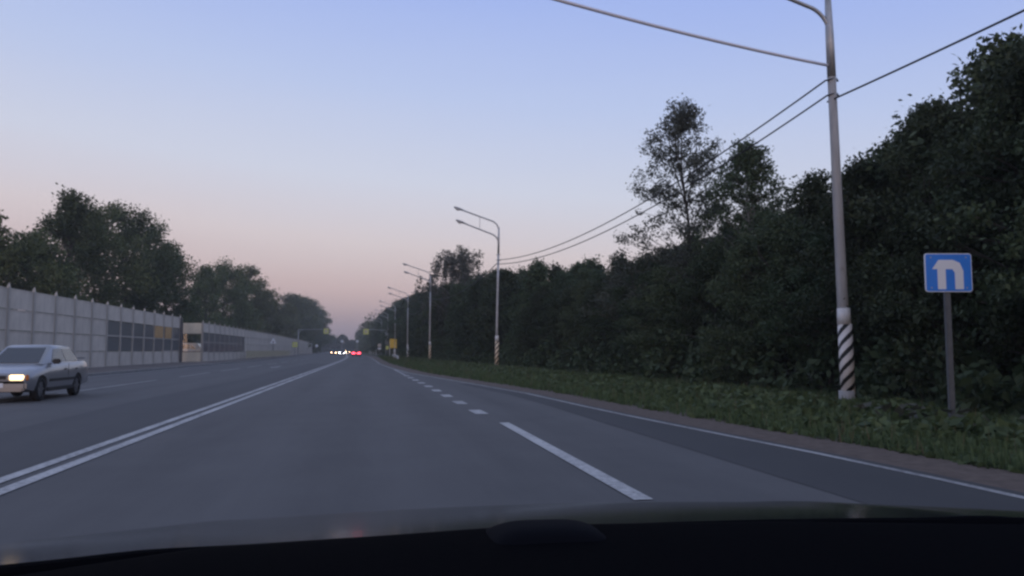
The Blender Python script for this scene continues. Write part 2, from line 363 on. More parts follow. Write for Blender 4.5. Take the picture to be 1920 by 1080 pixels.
# painted markings
CL = -3.33
for off in (-0.14, 0.14):
    ribbon('centre_line', lambda y: CL + off - 0.075 + curve(y), lambda y: CL + off + 0.075 + curve(y), 0.009, 'paint', road and YS, road)
ribbon('edge_line', lambda y: edge(y) - 0.05, lambda y: edge(y) + 0.05, 0.009, 'paint_thin', YS, road)
ribbon('edge_line', lambda y: LEFT_EDGE + 0.5 + curve(y), lambda y: LEFT_EDGE + 0.6 + curve(y), 0.009, 'paint_thin', ys_between(40, 300, 4), road)
def mergeX(y): return float(np.interp(y, [6, 13.7, 16, 22.5, 28.5, 34, 42, 49, 56], [2.27, 2.30, 2.18, 2.10, 2.02, 1.91, 1.77, 1.66, 1.55]))
ribbon('lane_dash', lambda y: mergeX(y) - 0.085, lambda y: mergeX(y) + 0.085, 0.009, 'paint', [6.5, 8, 10, 12, 13.75], road)
for k in range(9):
    y0 = 15.7 + k*2.95
    ribbon('lane_dash', lambda y: mergeX(y) - 0.13, lambda y: mergeX(y) + 0.13, 0.009, 'paint', [y0, y0 + 1.1], road)
ribbon('lane_dash', lambda y: mergeX(y) - 0.06, lambda y: mergeX(y) + 0.06, 0.009, 'paint_thin', [41, 44, 47, 50, 53], road)
for a, b in ((-4, 4), (8.6, 16.6), (20.8, 35.9), (40, 47.3), (50.6, 58), (61.5, 69), (73, 80), (84.5, 91.5), (96, 103), (108, 115), (119.5, 126.5), (131, 138)):
    ribbon('lane_dash', lambda y: -8.86 + curve(y), lambda y: -8.74 + curve(y), 0.009, 'paint_thin', [a, (a+b)/2, b], road)
# direction arrow beyond the lane dashes
ar = MB().add([(-7.0, 62, .009), (-6.85, 62, .009), (-6.85, 66, .009), (-7.0, 66, .009), (-7.35, 62.2, .009), (-6.5, 62.2, .009), (-6.92, 60.2, .009)], [(0, 1, 2, 3), (4, 6, 5)])
ar.build('arrow_marking', 'paint_thin', road)

# ------------------------------------------------------------------ noise barriers
def pane_or_panel(b, w, h):
    pass
def panel_mesh(w, h, name):                           # panel with a raised rim and a sunk field
    b = MB()
    t = 0.06
    o = [(0, 0), (w, 0), (w, h), (0, h)]; r = 0.05
    i_ = [(r, r), (w-r, r), (w-r, h-r), (r, h-r)]
    vs = [(-t, y, z) for y, z in o] + [(t, y, z) for y, z in o] + [(t, y, z) for y, z in i_] + [(t-0.025, y, z) for y, z in i_]
    fs = [(0, 3, 2, 1), (0, 1, 5, 4), (1, 2, 6, 5), (2, 3, 7, 6), (3, 0, 4, 7)]
    for k in range(4):
        n = (k+1) % 4; fs += [(4+k, 4+n, 8+n, 8+k), (8+k, 8+n, 12+n, 12+k)]
    fs.append((12, 13, 14, 15))
    b.add(vs, fs)
    me = bpy.data.meshes.new(name); me.from_pydata(b.v, [], b.f); me.update(); return me
def post_mesh(h, name):
    b = MB()
    b.box((0, 0, h/2), (0.12, 0.16, h)); b.box((0.075, 0, h/2), (0.03, 0.24, h))
    b.add([(-0.06, -0.08, h), (0.09, -0.08, h), (0.09, 0.08, h), (-0.06, 0.08, h), (0.05, 0, h+0.26)], [(0, 1, 4), (1, 2, 4), (2, 3, 4), (3, 0, 4)])
    me = bpy.data.meshes.new(name); me.from_pydata(b.v, [], b.f); me.update(); return me
SP = 3.43
def barrier(name, label, x, y0, ncol, rows, rh, glass_cols, single, xoff=lambda y: 0.0):
    root = thing(name, label, 'noise barrier', (x, y0, 0))
    pm = panel_mesh(SP - 0.26, rh - 0.04, 'panel'); gm = None
    pm.materials.append(M['panel'])
    pst = post_mesh(rows*rh + 0.05, 'post'); pst.materials.append(M['post'])
    gb = MB().box((0, (SP-0.26)/2, (rh-0.05)/2), (0.02, SP-0.26, rh-0.05)); gme = bpy.data.meshes.new('pane'); gme.from_pydata(gb.v, [], gb.f); gme.update(); gme.materials.append(M['glass'])
    rest = MB(); rest_posts = MB(); rest_glass = MB()
    for c in range(ncol + 1):
        yy = c*SP; dx = xoff(y0 + yy)
        if c <= single:
            o = bpy.data.objects.new('post', pst); C.objects.link(o); o.parent = root; o.location = (dx, yy, 0)
        else: rest_posts.add([(v.co.x + dx, v.co.y + yy, v.co.z) for v in pst.vertices], [tuple(p.vertices) for p in pst.polygons])
        if c == ncol: break
        for r in range(rows):
            is_g = c in glass_cols and 0 < r < rows-1
            z = 0.02 + r*rh
            if c < single:
                o = bpy.data.objects.new('pane' if is_g else 'panel', gme if is_g else pm); C.objects.link(o); o.parent = root
                o.location = (dx, yy + 0.13, z)
            else: (rest_glass if is_g else rest).add([(v.co.x + dx, v.co.y + yy + 0.13, v.co.z + z) for v in pm.vertices], [tuple(p.vertices) for p in pm.polygons])
    for c in sorted(glass_cols):
        if c < single: MB().box((xoff(y0 + c*SP) + 0.03, c*SP + SP/2, 2*rh), (0.10, SP - 0.27, 0.13)).build('mullion', 'post', root)
    if rest.v:
        tag(rest.build('panel_run', 'panel', root), kind='stuff'); tag(rest_posts.build('post_run', 'post', root), kind='stuff')
    return root
Y0 = 48.75 - SP*2
nb = barrier('noise_barrier', 'tall grey panelled noise barrier beside the oncoming car, with dark panes and orange boards', -19.9, Y0, 14, 4, 1.19, set(range(7, 14)), 99)
barrier('noise_barrier', 'long grey noise barrier receding from the cream panel to the far trees', -18.0, 92.2, 74, 4, 1.07, set(range(0, 9)), 18, lambda y: curve(y)*0.8)
MB().box((0.16, 14*SP + 0.02, 2.35), (0.16, 0.30, 4.7)).build('end_post', 'steel_dark', nb)
# the cream return panel facing the road traffic
cr = thing('return_panel', 'cream end panel with a window, between the two grey noise barriers', 'panel', (-20.05, 92.0, 0))
MB().box((1.0, 0, 0.54), (1.9, 0.12, 1.06), bev=0.015).build('lower_panel', 'cream', cr)
MB().box((1.0, 0, 3.65), (1.9, 0.12, 1.16), bev=0.015).build('upper_panel', 'cream', cr)
MB().box((0.02, 0, 2.12), (0.08, 0.14, 4.2)).build('post', 'steel_dark', cr)
MB().box((1.985, 0, 2.12), (0.07, 0.14, 4.2)).build('post', 'post', cr)
MB().box((1.0, 0, 1.11), (1.9, 0.13, 0.07)).build('window_frame', 'steel_dark', cr)
MB().box((1.0, 0, 2.10), (1.88, 0.02, 1.9)).build('pane', 'glass_clear', cr)
# orange boards fixed to the near barrier
for i, (ya, yb, lab) in enumerate(((79.6, 82.6, 'left of the two orange boards on the near noise barrier'), (83.4, 86.0, 'right of the two orange boards on the near noise barrier, narrower'))):
    t = thing('notice_board', lab, 'board', (-19.80, ya, 2.48), 0, 'orange boards on the barrier')
    w = yb - ya
    MB().box((0.0, w/2, 0.52), (0.05, w, 1.12), bev=0.01).build('board', 'orange', t)
    for zz in (-0.02, 1.06): MB().box((-0.045, w/2, zz if zz > 0 else 0.02), (0.04, w*0.96, 0.04)).build('bracket', 'steel_dark', t)

# ------------------------------------------------------------------ street lamps and cables
def lamp_post(label, loc, sleeve, lean=0.0, h=9.55, scale=1.0, detail=True, concrete=True):
    t = thing('street_lamp', label, 'street lamp', loc, 0, 'street lamps along the right verge')
    t.rotation_euler = (0, lean, 0)
    k_ = 0.86 if concrete else 0.62
    zo = 0.4 if concrete else 0.0
    MB().tube([(0, 0, -0.3), (0, 0, 3), (0, 0, 6), (0, 0, 9.0)], [0.165*k_, 0.15*k_, 0.13*k_, 0.115*k_], 14).build('pole', 'concrete' if concrete else 'galv', t, True)
    MB().tube([(0, 0, 8.2), (0, 0, 9.3), (0, 0, 10.1 + zo)], [0.125*k_, 0.12*k_, 0.085*k_], 12).build('collar', 'galv', t, True)
    def arm(z0, z1, ln, rad):
        p = []
        for k in range(9):
            u = k/8; a = u*math.pi/2*0.86
            p.append((-(1-math.cos(a))*0.75, 0, z0 + math.sin(a)*0.75))
        x0, _, zz = p[-1]
        for k in range(1, 5): p.append((x0 - (ln - 0.6)*k/4, 0.0, zz + (z1 - zz)*k/4))
        return p
    zo = 0.4 if concrete else 0.0
    for z0, z1, ln in ((9.85, 11.2, 2.55), (8.9, 10.25, 2.4)):
        p = arm(z0 + zo, z1 + zo, ln, 0.045)
        a = MB().tube(p, 0.05, 8).build('lamp_arm', 'galv', t, True)
        e = Vector(p[-1]); d = (Vector(p[-1]) - Vector(p[-2])).normalized(); ang = math.atan2(d.z, -d.x)
        hb = MB()
        secs = [(-0.02, 0.055, 0.05), (0.12, 0.09, 0.075), (0.30, 0.15, 0.095), (0.55, 0.165, 0.10), (0.72, 0.13, 0.08), (0.80, 0.05, 0.04)]
        vs = []; n = 12
        for s_, w, hh in secs:
            for k in range(n):
                q = 2*math.pi*k/n; zz = math.sin(q)*hh
                if zz < 0: zz *= 0.6
                vs.append((-s_, math.cos(q)*w, zz))
        fs = [(i*n+k, i*n+(k+1) % n, (i+1)*n+(k+1) % n, (i+1)*n+k) for i in range(len(secs)-1) for k in range(n)] + [tuple(range(n)), tuple((len(secs)-1)*n+k for k in range(n))]
        hb.add(vs, fs); head = hb.build('lamp_head', 'galv', t, True)
        head.location = e; head.rotation_euler = (0, ang, 0)
        lb = MB(); secs2 = [(0.30, 0.10, 0.02), (0.42, 0.125, 0.10), (0.56, 0.125, 0.11), (0.68, 0.08, 0.03)]
        vs = [(-s_, math.cos(2*math.pi*k/n)*w, -0.045 + min(0, math.sin(2*math.pi*k/n))*hh) for s_, w, hh in secs2 for k in range(n)]
        fs = [(i*n+k, i*n+(k+1) % n, (i+1)*n+(k+1) % n, (i+1)*n+k) for i in range(3) for k in range(n)]
        lb.add(vs, fs); ln_ = lb.build('lamp_lens', 'lamp_lens', head, True)
    MB().tube([(-1.4, 0, 9.86 + zo), (-1.4, 0, 10.82 + zo)], 0.02, 6).build('arm_strut', 'galv', t)
    q_ = 0.88 if concrete else 0.72
    if sleeve:
        MB().tube([(0.03, 0, 0.12), (0.03, 0, 1.9)], [0.20*q_, 0.195*q_], 16).build('striped_sleeve', sleeve, t, True)
        MB().tube([(0.0, 0, -0.2), (0.0, 0, 0.26)], [0.225*q_, 0.22*q_], 14).build('base_sleeve', 'concrete', t, True)
        MB().tube([(0.015, 0, 1.9), (0.015, 0, 2.3)], [0.188*q_, 0.175*q_], 14).build('painted_band', 'white', t, True)
    cl = MB()
    for z in (7.72, 8.11): cl.tube([(-0.14, 0, z), (0, -0.2, z + 0.03), (0.16, 0, z)], 0.03, 6)
    cl.build('cable_clamp', 'steel_dark', t)
    return t
lamps = [((11.66, 18.2, 0), 'stripe', -0.018, 'nearest street lamp post with black and white striped base, left of the blue sign'),
 ((8.9, 56.6, 0), 'stripe_cream', 0.018, 'second nearest lamp post, two arms and cream and black striped base'),
 ((6.9, 94, -0.05), 'stripe_cream', 0.004, 'third lamp post, striped base, in front of the drooping birch'),
 ((5.95, 129, -0.1), 'white', 0.0, 'fourth lamp post with plain white base sleeve'),
 ((5.05, 165, -0.1), 'white', 0.0, 'fifth lamp post, standing behind the yellow sign boards'),
 ((4.35, 201, -0.1), None, 0.0, 'sixth lamp post, just left of the yellow sign boards'),
 ((3.35, 237, -0.1), None, 0.0, 'seventh lamp post, beside the small round grey sign')]
LPO = []
for loc, sl, lean, lab in lamps: LPO.append(lamp_post(lab, loc, sl, lean, concrete=(loc[1] < 30)))
def cable(label, pts, rad, m='cable'):
    return tag(MB().tube(pts, rad, 6).build('overhead_cable', m, None, True), label, 'cable', 'overhead cables')
def sagged(a, b, sag, n=28):
    a, b = Vector(a), Vector(b); out = []
    for k in range(n+1):
        u = k/n; p = a.lerp(b, u); p.z -= sag*4*u*(1-u); out.append(p)
    return out
cable('upper of the two thin cables between the nearest and second lamp posts', sagged((11.35, 18.2, 8.11), (9.0, 56.6, 7.75), 1.05), 0.024)
cable('lower of the two thin cables between the nearest and second lamp posts', sagged((11.38, 18.2, 7.72), (9.0, 56.6, 7.45), 1.05), 0.024)
cable('dark cable rising from the nearest lamp post to the upper right', sagged((11.5, 18.4, 7.62), (13.6, -16, 8.6), 0.45), 0.026)
cable('thick pale cable crossing the sky above the road from the nearest lamp post', sagged((11.45, 18.2, 8.5), (-18, 9.6, 12.0), 1.0), 0.042, 'cable_pale')
cable('far cable drooping between the second and third lamp posts', sagged((8.95, 56.6, 7.5), (6.9, 94, 7.3), 0.9), 0.03)
cable('far cable drooping between the third and fourth lamp posts', sagged((6.9, 94, 7.4), (5.95, 129, 7.3), 0.9), 0.03)

# ------------------------------------------------------------------ road signs
def lane_sign():
    t = thing('road_sign', 'blue square lane sign with white arrows on a grey post by the wood', 'road sign', (9.69, 12.07, -0.05), R(-10))
    p = MB().box((0, 0.06, 1.20), (0.095, 0.08, 2.5), bev=0.012).build('post', 'signpost', t)
    w, h, z0 = 0.80, 0.66, 2.29
    def rr(x0, x1, za, zb, r, n=5):
        out = []
        for cx, cz, a0 in ((x1-r, za+r, -90), (x1-r, zb-r, 0), (x0+r, zb-r, 90), (x0+r, za+r, 180)):
            for k in range(n+1):
                a = R(a0 + 90*k/n); out.append((cx + r*math.cos(a), cz + r*math.sin(a)))
        return out
    pl = MB().prism(rr(-w/2, w/2, z0, z0+h, 0.05), -0.018, 0.004).build('sign_plate', 'signwhite', t)
    MB().prism(rr(-w/2+0.014, w/2-0.014, z0+0.014, z0+h-0.014, 0.035), -0.0225, -0.0195).build('blue_field', 'blue', pl)
    def X(f): return -w/2 + f*w
    def Z(f): return z0 + h - f*h
    out = [(.26, .93), (.26, .41), (.15, .41), (.29, .17), (.60, .17), (.74, .25), (.81, .45), (.81, .93), (.63, .93), (.63, .50), (.58, .41), (.435, .41), (.435, .93)]
    MB().prism([(X(u), Z(v_)) for u, v_ in out], -0.027, -0.0235).build('arrow', 'signwhite', pl)
    for bx in (-0.3, 0.3):
        for bz in (2.36, 2.88): MB().tube([(bx, -0.031, bz), (bx, -0.0225, bz)], 0.012, 8).build('bolt', 'galv', pl)
    br = MB()
    for zz in (2.42, 2.80): br.box((0, 0.0075, zz), (0.22, 0.006, 0.04))
    br.build('clamp', 'galv', t)
lane_sign()
def disc(r, n=20): return [(r*math.cos(2*math.pi*k/n), r*math.sin(2*math.pi*k/n)) for k in range(n)]
def plate(poly, zc, m, parent, name='sign_plate', y=-0.05, th=0.02):
    return MB().prism([(x, z + zc) for x, z in poly], y - th, y).build(name, m, parent)
def rect(w, h): return [(-w/2, -h/2), (w/2, -h/2), (w/2, h/2), (-w/2, h/2)]
def post(t, h, r=0.045, m='galv', x=0): return MB().tube([(x, 0, -0.15), (x, 0, h)], r, 8).build('post', m, t, True)
# triangle warning sign in front of the long barrier
t = thing('road_sign', 'white triangular warning sign on a post before the long barrier', 'road sign', (-17.15, 150, 0.02)); post(t, 3.2, 0.05, 'signpost')
pl = plate([(-0.55, 0), (0.55, 0), (0, 0.98)], 2.5, 'signwhite', t); plate([(-0.16, 0.12), (0.16, 0.12), (0, 0.55)], 2.5, 'signpost', pl, 'symbol', -0.075, 0.01)
t = thing('road_sign', 'small lime yellow square sign on a post before the long barrier', 'road sign', (-16.9, 190, 0.02)); post(t, 3.1, 0.05, 'signpost')
pl = plate(rect(1.15, 1.15), 2.55, 'lime', t); plate(rect(0.5, 0.35), 2.55, 'fence', pl, 'symbol', -0.075, 0.01)
# cantilevered crossing signs above the road
def cantilever(label, loc, dirx, ln, z, size):
    t = thing('sign_gantry', label, 'sign gantry', loc)
    MB().tube([(0, 0, -0.2), (0, 0, 4), (0, 0, z + 0.35)], [0.13, 0.11, 0.09], 10).build('post', 'galv', t, True)
    MB().tube([(0, 0, z + 0.3), (dirx*ln*0.5, 0, z + 0.4), (dirx*ln, 0, z + 0.45)], 0.06, 8).build('arm', 'galv', t, True)
    pl = plate([(x + dirx*(ln - size/2), zz) for x, zz in rect(size, size*1.05)], z - 0.1, 'lime', t, y=-0.07)
    plate([(x + dirx*(ln - size/2), zz) for x, zz in rect(size*0.55, size*0.55)], z - 0.1, 'fence', pl, 'symbol', -0.1, 0.01)
    MB().tube([(0, 0, z - 0.6), (dirx*1.2, 0, z + 0.33)], 0.035, 6).build('brace', 'galv', t)
cantilever('cantilever post left of the road holding a lime crossing sign over the oncoming lanes', (-19.6, 230, 0), 1, 8.2, 6.7, 1.35)
cantilever('cantilever post right of the road holding a lime crossing sign over our lane', (4.0, 203, 0), -1, 5.6, 6.0, 1.3)
# yellow boards on the right
t = thing('sign_board', 'large yellow sign board on white posts at the right verge', 'sign board', (4.05, 147, -0.1)); post(t, 1.6, 0.09, 'white', 0.35); post(t, 3.1, 0.06, 'white', -0.45)
plate([(x - 0.05, zz) for x, zz in rect(0.85, 1.7)], 2.6, 'yellow', t, y=-0.1); plate([(x + 0.62, zz) for x, zz in rect(0.28, 1.65)], 2.55, 'yellow', t, 'side_plate', y=-0.1)
t2 = thing('sign_board', 'smaller lime yellow sign board at the foot of the large yellow one', 'sign board', (3.15, 148, -0.1)); post(t2, 2.3, 0.05, 'signpost'); plate(rect(0.5, 0.62), 1.85, 'lime', t2, y=-0.06)
t = thing('road_sign', 'round grey sign above a white plate on the right verge', 'road sign', (2.2, 185, -0.1)); post(t, 2.9, 0.05)
plate(disc(0.42), 2.5, 'galv', t, y=-0.06); plate(rect(0.75, 0.38), 1.75, 'signwhite', t, 'lower_plate', y=-0.06)
for x, lab in ((-12.6, 'left of the two small pale round signs far above the road'), (-5.7, 'right of the two small pale round signs far above the road')):
    t = thing('road_sign', lab, 'road sign', (x, 380, 0), 0, 'far pale round signs'); post(t, 6.0, 0.09, 'galv'); plate(disc(0.62), 5.45, 'signwhite', t, y=-0.11)
t = thing('road_sign', 'pair of small pale signs on a post at the far end of the long barrier', 'road sign', (-16.6, 262, 0)); post(t, 3.4, 0.06, 'signpost')
plate(disc(0.45), 2.7, 'signwhite', t); plate([(x - 0.95, zz) for x, zz in disc(0.4)], 2.1, 'carblack', t, 'lower_plate'); MB().box((-0.5, -0.03, 2.2), (1.0, 0.04, 0.05)).build('bracket', 'signpost', t)
# marker posts by the far right edge
for k, (x, y) in enumerate(((1.9, 240), (1.3, 262), (0.6, 285), (0.0, 308))):
    t = thing('marker_post', 'small white marker post in the row at the far right road edge', 'marker post', (x, y, -0.05), 0, 'white marker posts')
    MB().box((0, 0, 0.7), (0.2, 0.14, 1.5), bev=0.02).build('post', 'white', t); MB().box((0, -0.072, 1.1), (0.17, 0.012, 0.22)).build('black_band', 'carblack', t)
# short piece of guard rail
t = thing('guard_rail', 'short pale steel guard rail sloping to the ground below the yellow boards', 'guard rail', (3.4, 96, -0.05))
prof = [(-0.03, 0.0), (0.03, 0.06), (0.0, 0.12), (0.0, 0.18), (0.03, 0.24), (-0.03, 0.30)]
vs = []; st = [(0.0, 0.0, 0.05), (-0.1, 3.5, 0.45), (-0.2, 8, 0.48), (-0.3, 16, 0.48)]
for x, y, z in st: vs += [(x - a, y, z + b_) for a, b_ in prof]
MB().add(vs, [(i*6+k, i*6+k+1, (i+1)*6+k+1, (i+1)*6+k) for i in range(3) for k in range(5)]).build('rail', 'galv', t)
for x, y in ((-0.02, 3.5), (-0.12, 8), (-0.2, 12), (-0.22, 15.6)): MB().box((x + 0.1, y, 0.33), (0.08, 0.1, 0.8)).build('post', 'galv', t)
# cream railing along the pavement before the long barrier
t = thing('railing', 'low cream picket railing at the foot of the long noise barrier', 'railing', (-17.0, 118, 0.02))
L = 62
for z in (0.25, 1.15): MB().box((0, L/2, z), (0.05, L, 0.07)).build('rail', 'fence', t)
pk = MB()
for i in range(int(L/0.28)): pk.box((0, 0.14 + i*0.28, 0.70), (0.03, 0.13, 0.84))
tag(pk.build('pickets', 'fence', t), kind='stuff')
for i in range(0, 32): MB().box((-0.05, i*2.0, 0.6), (0.07, 0.07, 1.3)).build('post', 'fence', t) if i % 2 == 0 else None

# ------------------------------------------------------------------ cars
def car(label, loc, rz, paint, lower=None, front='amber', rear='redlens', group=None, scale=1.0, hl=1.0):
    t = thing('car', label, 'car', loc, rz, group); t.scale = (scale,)*3
    lower = lower or paint
    # body: rings along the length, nose at -Y
    st = [(-2.06, 0.42, 0.60, 0.70), (-2.00, 0.30, 0.68, 0.76), (-1.75, 0.24, 0.75, 0.80), (-1.30, 0.22, 0.83, 0.82), (-0.80, 0.22, 0.90, 0.825),
          (-0.2, 0.22, 0.915, 0.825), (0.5, 0.22, 0.93, 0.825), (1.16, 0.22, 0.945, 0.825), (1.55, 0.24, 0.96, 0.82), (2.0, 0.28, 0.965, 0.79), (2.18, 0.32, 0.93, 0.75), (2.24, 0.44, 0.86, 0.70)]
    vs = []; n = None
    for y, zb, zt, w in st:
        h = zt - zb
        half = [(w*0.80, zb), (w*0.95, zb + 0.07*h), (w*0.99, zb + 0.28*h), (w, zb + 0.50*h), (w*0.985, zb + 0.70*h), (w*0.95, zb + 0.88*h), (w*0.88, zt - 0.012), (w*0.6, zt + 0.015), (0, zt + 0.022)]
        ring = half + [(-x, z) for x, z in half[-2::-1]]
        n = len(ring); vs += [(x, y, z) for x, z in ring]
    fs = [(i*n+k, i*n+(k+1) % n, (i+1)*n+(k+1) % n, (i+1)*n+k) for i in range(len(st)-1) for k in range(n)]
    fs += [tuple(range(n)), tuple((len(st)-1)*n+k for k in range(n))]
    body = MB().add(vs, fs).build('body', paint, t)
    # cut the wheel arches
    cut = MB()
    for y in (-1.30, 1.16):
        for s in (-1, 1): cut.tube([(s*0.52, y, 0.30), (s*1.0, y, 0.30)], 0.345, 24)
    co = cut.build('cutter', 'carblack')
    md = body.modifiers.new('arches', 'BOOLEAN'); md.operation = 'DIFFERENCE'; md.object = co; md.solver = 'EXACT'
    co.parent = t
    bpy.context.view_layer.update()
    dg = bpy.context.evaluated_depsgraph_get(); me = bpy.data.meshes.new_from_object(body.evaluated_get(dg))
    body.modifiers.clear(); body.data = me; me.materials.clear(); me.materials.append(M[paint]); smooth_angle(body, 35)
    bpy.data.objects.remove(co)
    for p in body.data.polygons: p.material_index = 0
    # cabin
    base = [(-0.62, -0.92), (0.62, -0.92), (0.73, -0.55), (0.735, 0.45), (0.725, 1.40), (0.62, 1.92), (-0.62, 1.92), (-0.725, 1.40), (-0.735, 0.45), (-0.73, -0.55)]
    top = [(-0.50, -0.12), (0.50, -0.12), (0.555, 0.02), (0.565, 0.45), (0.555, 1.12), (0.50, 1.30), (-0.50, 1.30), (-0.555, 1.12), (-0.565, 0.45), (-0.555, 0.02)]
    zb_, zt_ = 0.90, 1.345
    vs = [(x, y, zb_) for x, y in base] + [(x*1.005, y, zt_) for x, y in top] + [(x*0.86, 0.55 + (y-0.55)*0.84, zt_ + 0.045) for x, y in top] + [(0, 0.55, zt_ + 0.06)]
    fs = []
    for k in range(10):
        m_ = (k+1) % 10
        fs += [(k, m_, 10+m_, 10+k), (10+k, 10+m_, 20+m_, 20+k), (20+k, 20+m_, 30)]
    cab = MB().add(vs, fs).build('cabin', paint, t); smooth_angle(cab, 30)
    def quad(a0, a1, b0, b1, u0, u1, v0, v1, off, name):
        a0, a1, b0, b1 = map(Vector, (a0, a1, b0, b1))
        P = lambda u, v: (a0.lerp(a1, u)).lerp(b0.lerp(b1, u), v)
        q = [P(u0, v0), P(u1, v0), P(u1, v1), P(u0, v1)]
        nrm = (q[1]-q[0]).cross(q[3]-q[0]).normalized()
        c = sum(q, Vector())/4
        if nrm.dot(c - Vector((0, 0.4, 1.0))) < 0: nrm = -nrm
        q2 = [p + nrm*off for p in q]; q3 = [p - nrm*0.02 for p in q]
        MB().add(q2 + q3, [(0, 1, 2, 3), (4, 7, 6, 5)] + [(k, (k+1) % 4, (k+1) % 4 + 4, k + 4) for k in range(4)]).build(name, 'carglass', t)
    B = lambda i: (base[i][0], base[i][1], zb_)
    T = lambda i: (top[i][0], top[i][1], zt_)
    quad(B(0), B(1), T(0), T(1), 0.05, 0.95, 0.06, 0.93, 0.008, 'windscreen')
    quad(B(5), B(6), T(5), T(6), 0.07, 0.93, 0.10, 0.90, 0.008, 'rear_window')
    for s in (0, 1):
        i0, i1, i2 = ((2, 3, 4) if s == 0 else (9, 8, 7))
        quad(B(i0), B(i1), T(i0), T(i1), 0.0, 0.94, 0.14, 0.88, 0.010, 'side_window')
        quad(B(i1), B(i2), T(i1), T(i2), 0.05, 1.0, 0.14, 0.88, 0.010, 'side_window')
        k0, k1 = ((4, 5) if s == 0 else (7, 6))
        sx = 1 if s == 0 else -1
        # door line, moulding and sill
        MB().box((sx*0.828, 0.0, 0.50), (0.016, 1.75, 0.07), bev=0.005).build('side_moulding', 'carblack', t)
        MB().box((sx*0.80, -0.07, 0.27), (0.05, 1.75, 0.10), bev=0.01).build('sill', 'carblack', t)
        MB().box((sx*0.822, 0.42, 0.68), (0.008, 0.012, 0.46)).build('door_seam', 'carblack', t)
        for hy in (0.22, 1.02): MB().box((sx*0.822, hy, 0.76), (0.02, 0.15, 0.03), bev=0.006).build('door_handle', 'carblack', t)
        MB().box((sx*0.84, -0.50, 0.97), (0.20, 0.10, 0.13), bev=0.03).build('mirror', 'carblack', t)
    MB().box((0, -2.03, 0.40), (1.50, 0.16, 0.22), bev=0.05).build('front_bumper', lower, t)
    MB().box((0, -2.07, 0.30), (1.35, 0.10, 0.06), bev=0.02).build('front_lip', 'galv' if hl == 1.0 else lower, t)
    MB().box((0, -2.035, 0.60), (0.62, 0.06, 0.10), bev=0.01).build('grille', 'carblack', t)
    MB().box((0, -2.118, 0.42), (0.52, 0.015, 0.112)).build('number_plate', 'signwhite', t)
    MB().box((0, 2.20, 0.42), (1.46, 0.16, 0.24), bev=0.05).build('rear_bumper', lower, t)
    MB().box((0, 2.285, 0.62), (0.52, 0.015, 0.112)).build('number_plate', 'signwhite', t)
    MB().box((0, 2.06, 1.03), (1.36, 0.16, 0.035), bev=0.012).build('spoiler', paint, t)
    for s in (-1, 1):
        MB().box((s*(0.52 if hl > 0.8 else 0.64), -2.04, 0.60), (0.36*hl, 0.08, 0.15*hl), bev=0.02).build('headlight', front, t)
        MB().box((s*0.725, -1.98, 0.60), (0.07, 0.12, 0.13), rz=s*0.5, bev=0.015).build('indicator', 'amber', t)
        MB().box((s*0.52, 2.225, 0.70), (0.40*hl, 0.05, 0.17*hl), bev=0.02).build('tail_light', rear, t)
        for y in (-1.30, 1.16):
            w = MB(); rr_ = [(0.20, -0.085), (0.27, -0.09), (0.292, -0.06), (0.295, 0), (0.292, 0.06), (0.27, 0.09), (0.20, 0.085)]
            m_ = 24; vs = [(x, r*math.cos(2*math.pi*k/m_), r*math.sin(2*math.pi*k/m_)) for r, x in rr_ for k in range(m_)]
            w.add(vs, [(i*m_+k, i*m_+(k+1) % m_, (i+1)*m_+(k+1) % m_, (i+1)*m_+k) for i in range(6) for k in range(m_)])
            tyre = w.build('wheel', 'rubber', t, True); tyre.location = (s*0.715, y, 0.295)
            rb = MB(); rb.tube([(s*0.02, 0, 0), (s*0.055, 0, 0)], 0.205, 20)
            for k in range(6):
                a = k*math.pi/3; rb.box((s*0.06, 0.11*math.cos(a), 0.11*math.sin(a)), (0.03, 0.05, 0.17), rx=a - math.pi/2)
            rb.build('rim', 'rim', tyre)
    return t
car('silver sedan with a lit headlight driving towards us at the left', (-8.80, 23.0, 0), 0.0, 'silver', 'silver', 'lit_warm', hl=0.88)
car('far oncoming car with two warm yellow headlights', (-10.1, 236, 0), 0.0, 'cardark', None, 'far_warm', group='far oncoming cars', hl=0.66)
car('far oncoming car with two bright white headlights', (-7.25, 221, 0), 0.0, 'cardark', None, 'far_white', group='far oncoming cars', hl=0.66)
car('farthest oncoming car with dim warm headlights, beyond the white pair', (-8.6, 330, 0), 0.0, 'cardark', None, 'far_warm', group='far oncoming cars', hl=0.66)
car('red car driving away ahead with lit red tail lights', (-2.65, 168, 0), math.pi, 'carred', None, 'amber', 'far_red', hl=1.5)
van = thing('van', 'white van seen through the window of the cream panel', 'van', (-20.5, 96.4, 0.02))
pv_ = [(-2.3, .38), (2.0, .38), (2.2, .55), (2.22, .95), (2.05, 1.18), (1.75, 1.45), (1.30, 2.0), (1.1, 2.06), (-2.15, 2.08), (-2.3, 1.9)]
MB().prism(pv_, -0.9, 0.9).build('body', 'carwhite', van)
MB().prism([(0.62, 1.40), (1.18, 1.40), (0.68, 1.90), (0.62, 1.92)], -0.912, -0.903).build('side_window', 'carglass', van)
MB().prism([(-0.6, 1.40), (0.52, 1.40), (0.52, 1.92), (-0.6, 1.92)], -0.912, -0.903).build('side_window', 'carglass', van)
MB().box((-0.2, -0.912, 1.12), (4.0, 0.016, 0.08)).build('side_moulding', 'silver_low', van)
MB().box((2.19, -0.5, 0.80), (0.08, 0.3, 0.16), bev=0.02).build('headlight', 'lamp_lens', van)
for wx in (-1.5, 1.4):
    for wy in (-0.82, 0.82): MB().tube([(wx, wy - 0.1, 0.33), (wx, wy + 0.1, 0.33)], 0.33, 18).build('wheel', 'rubber', van)

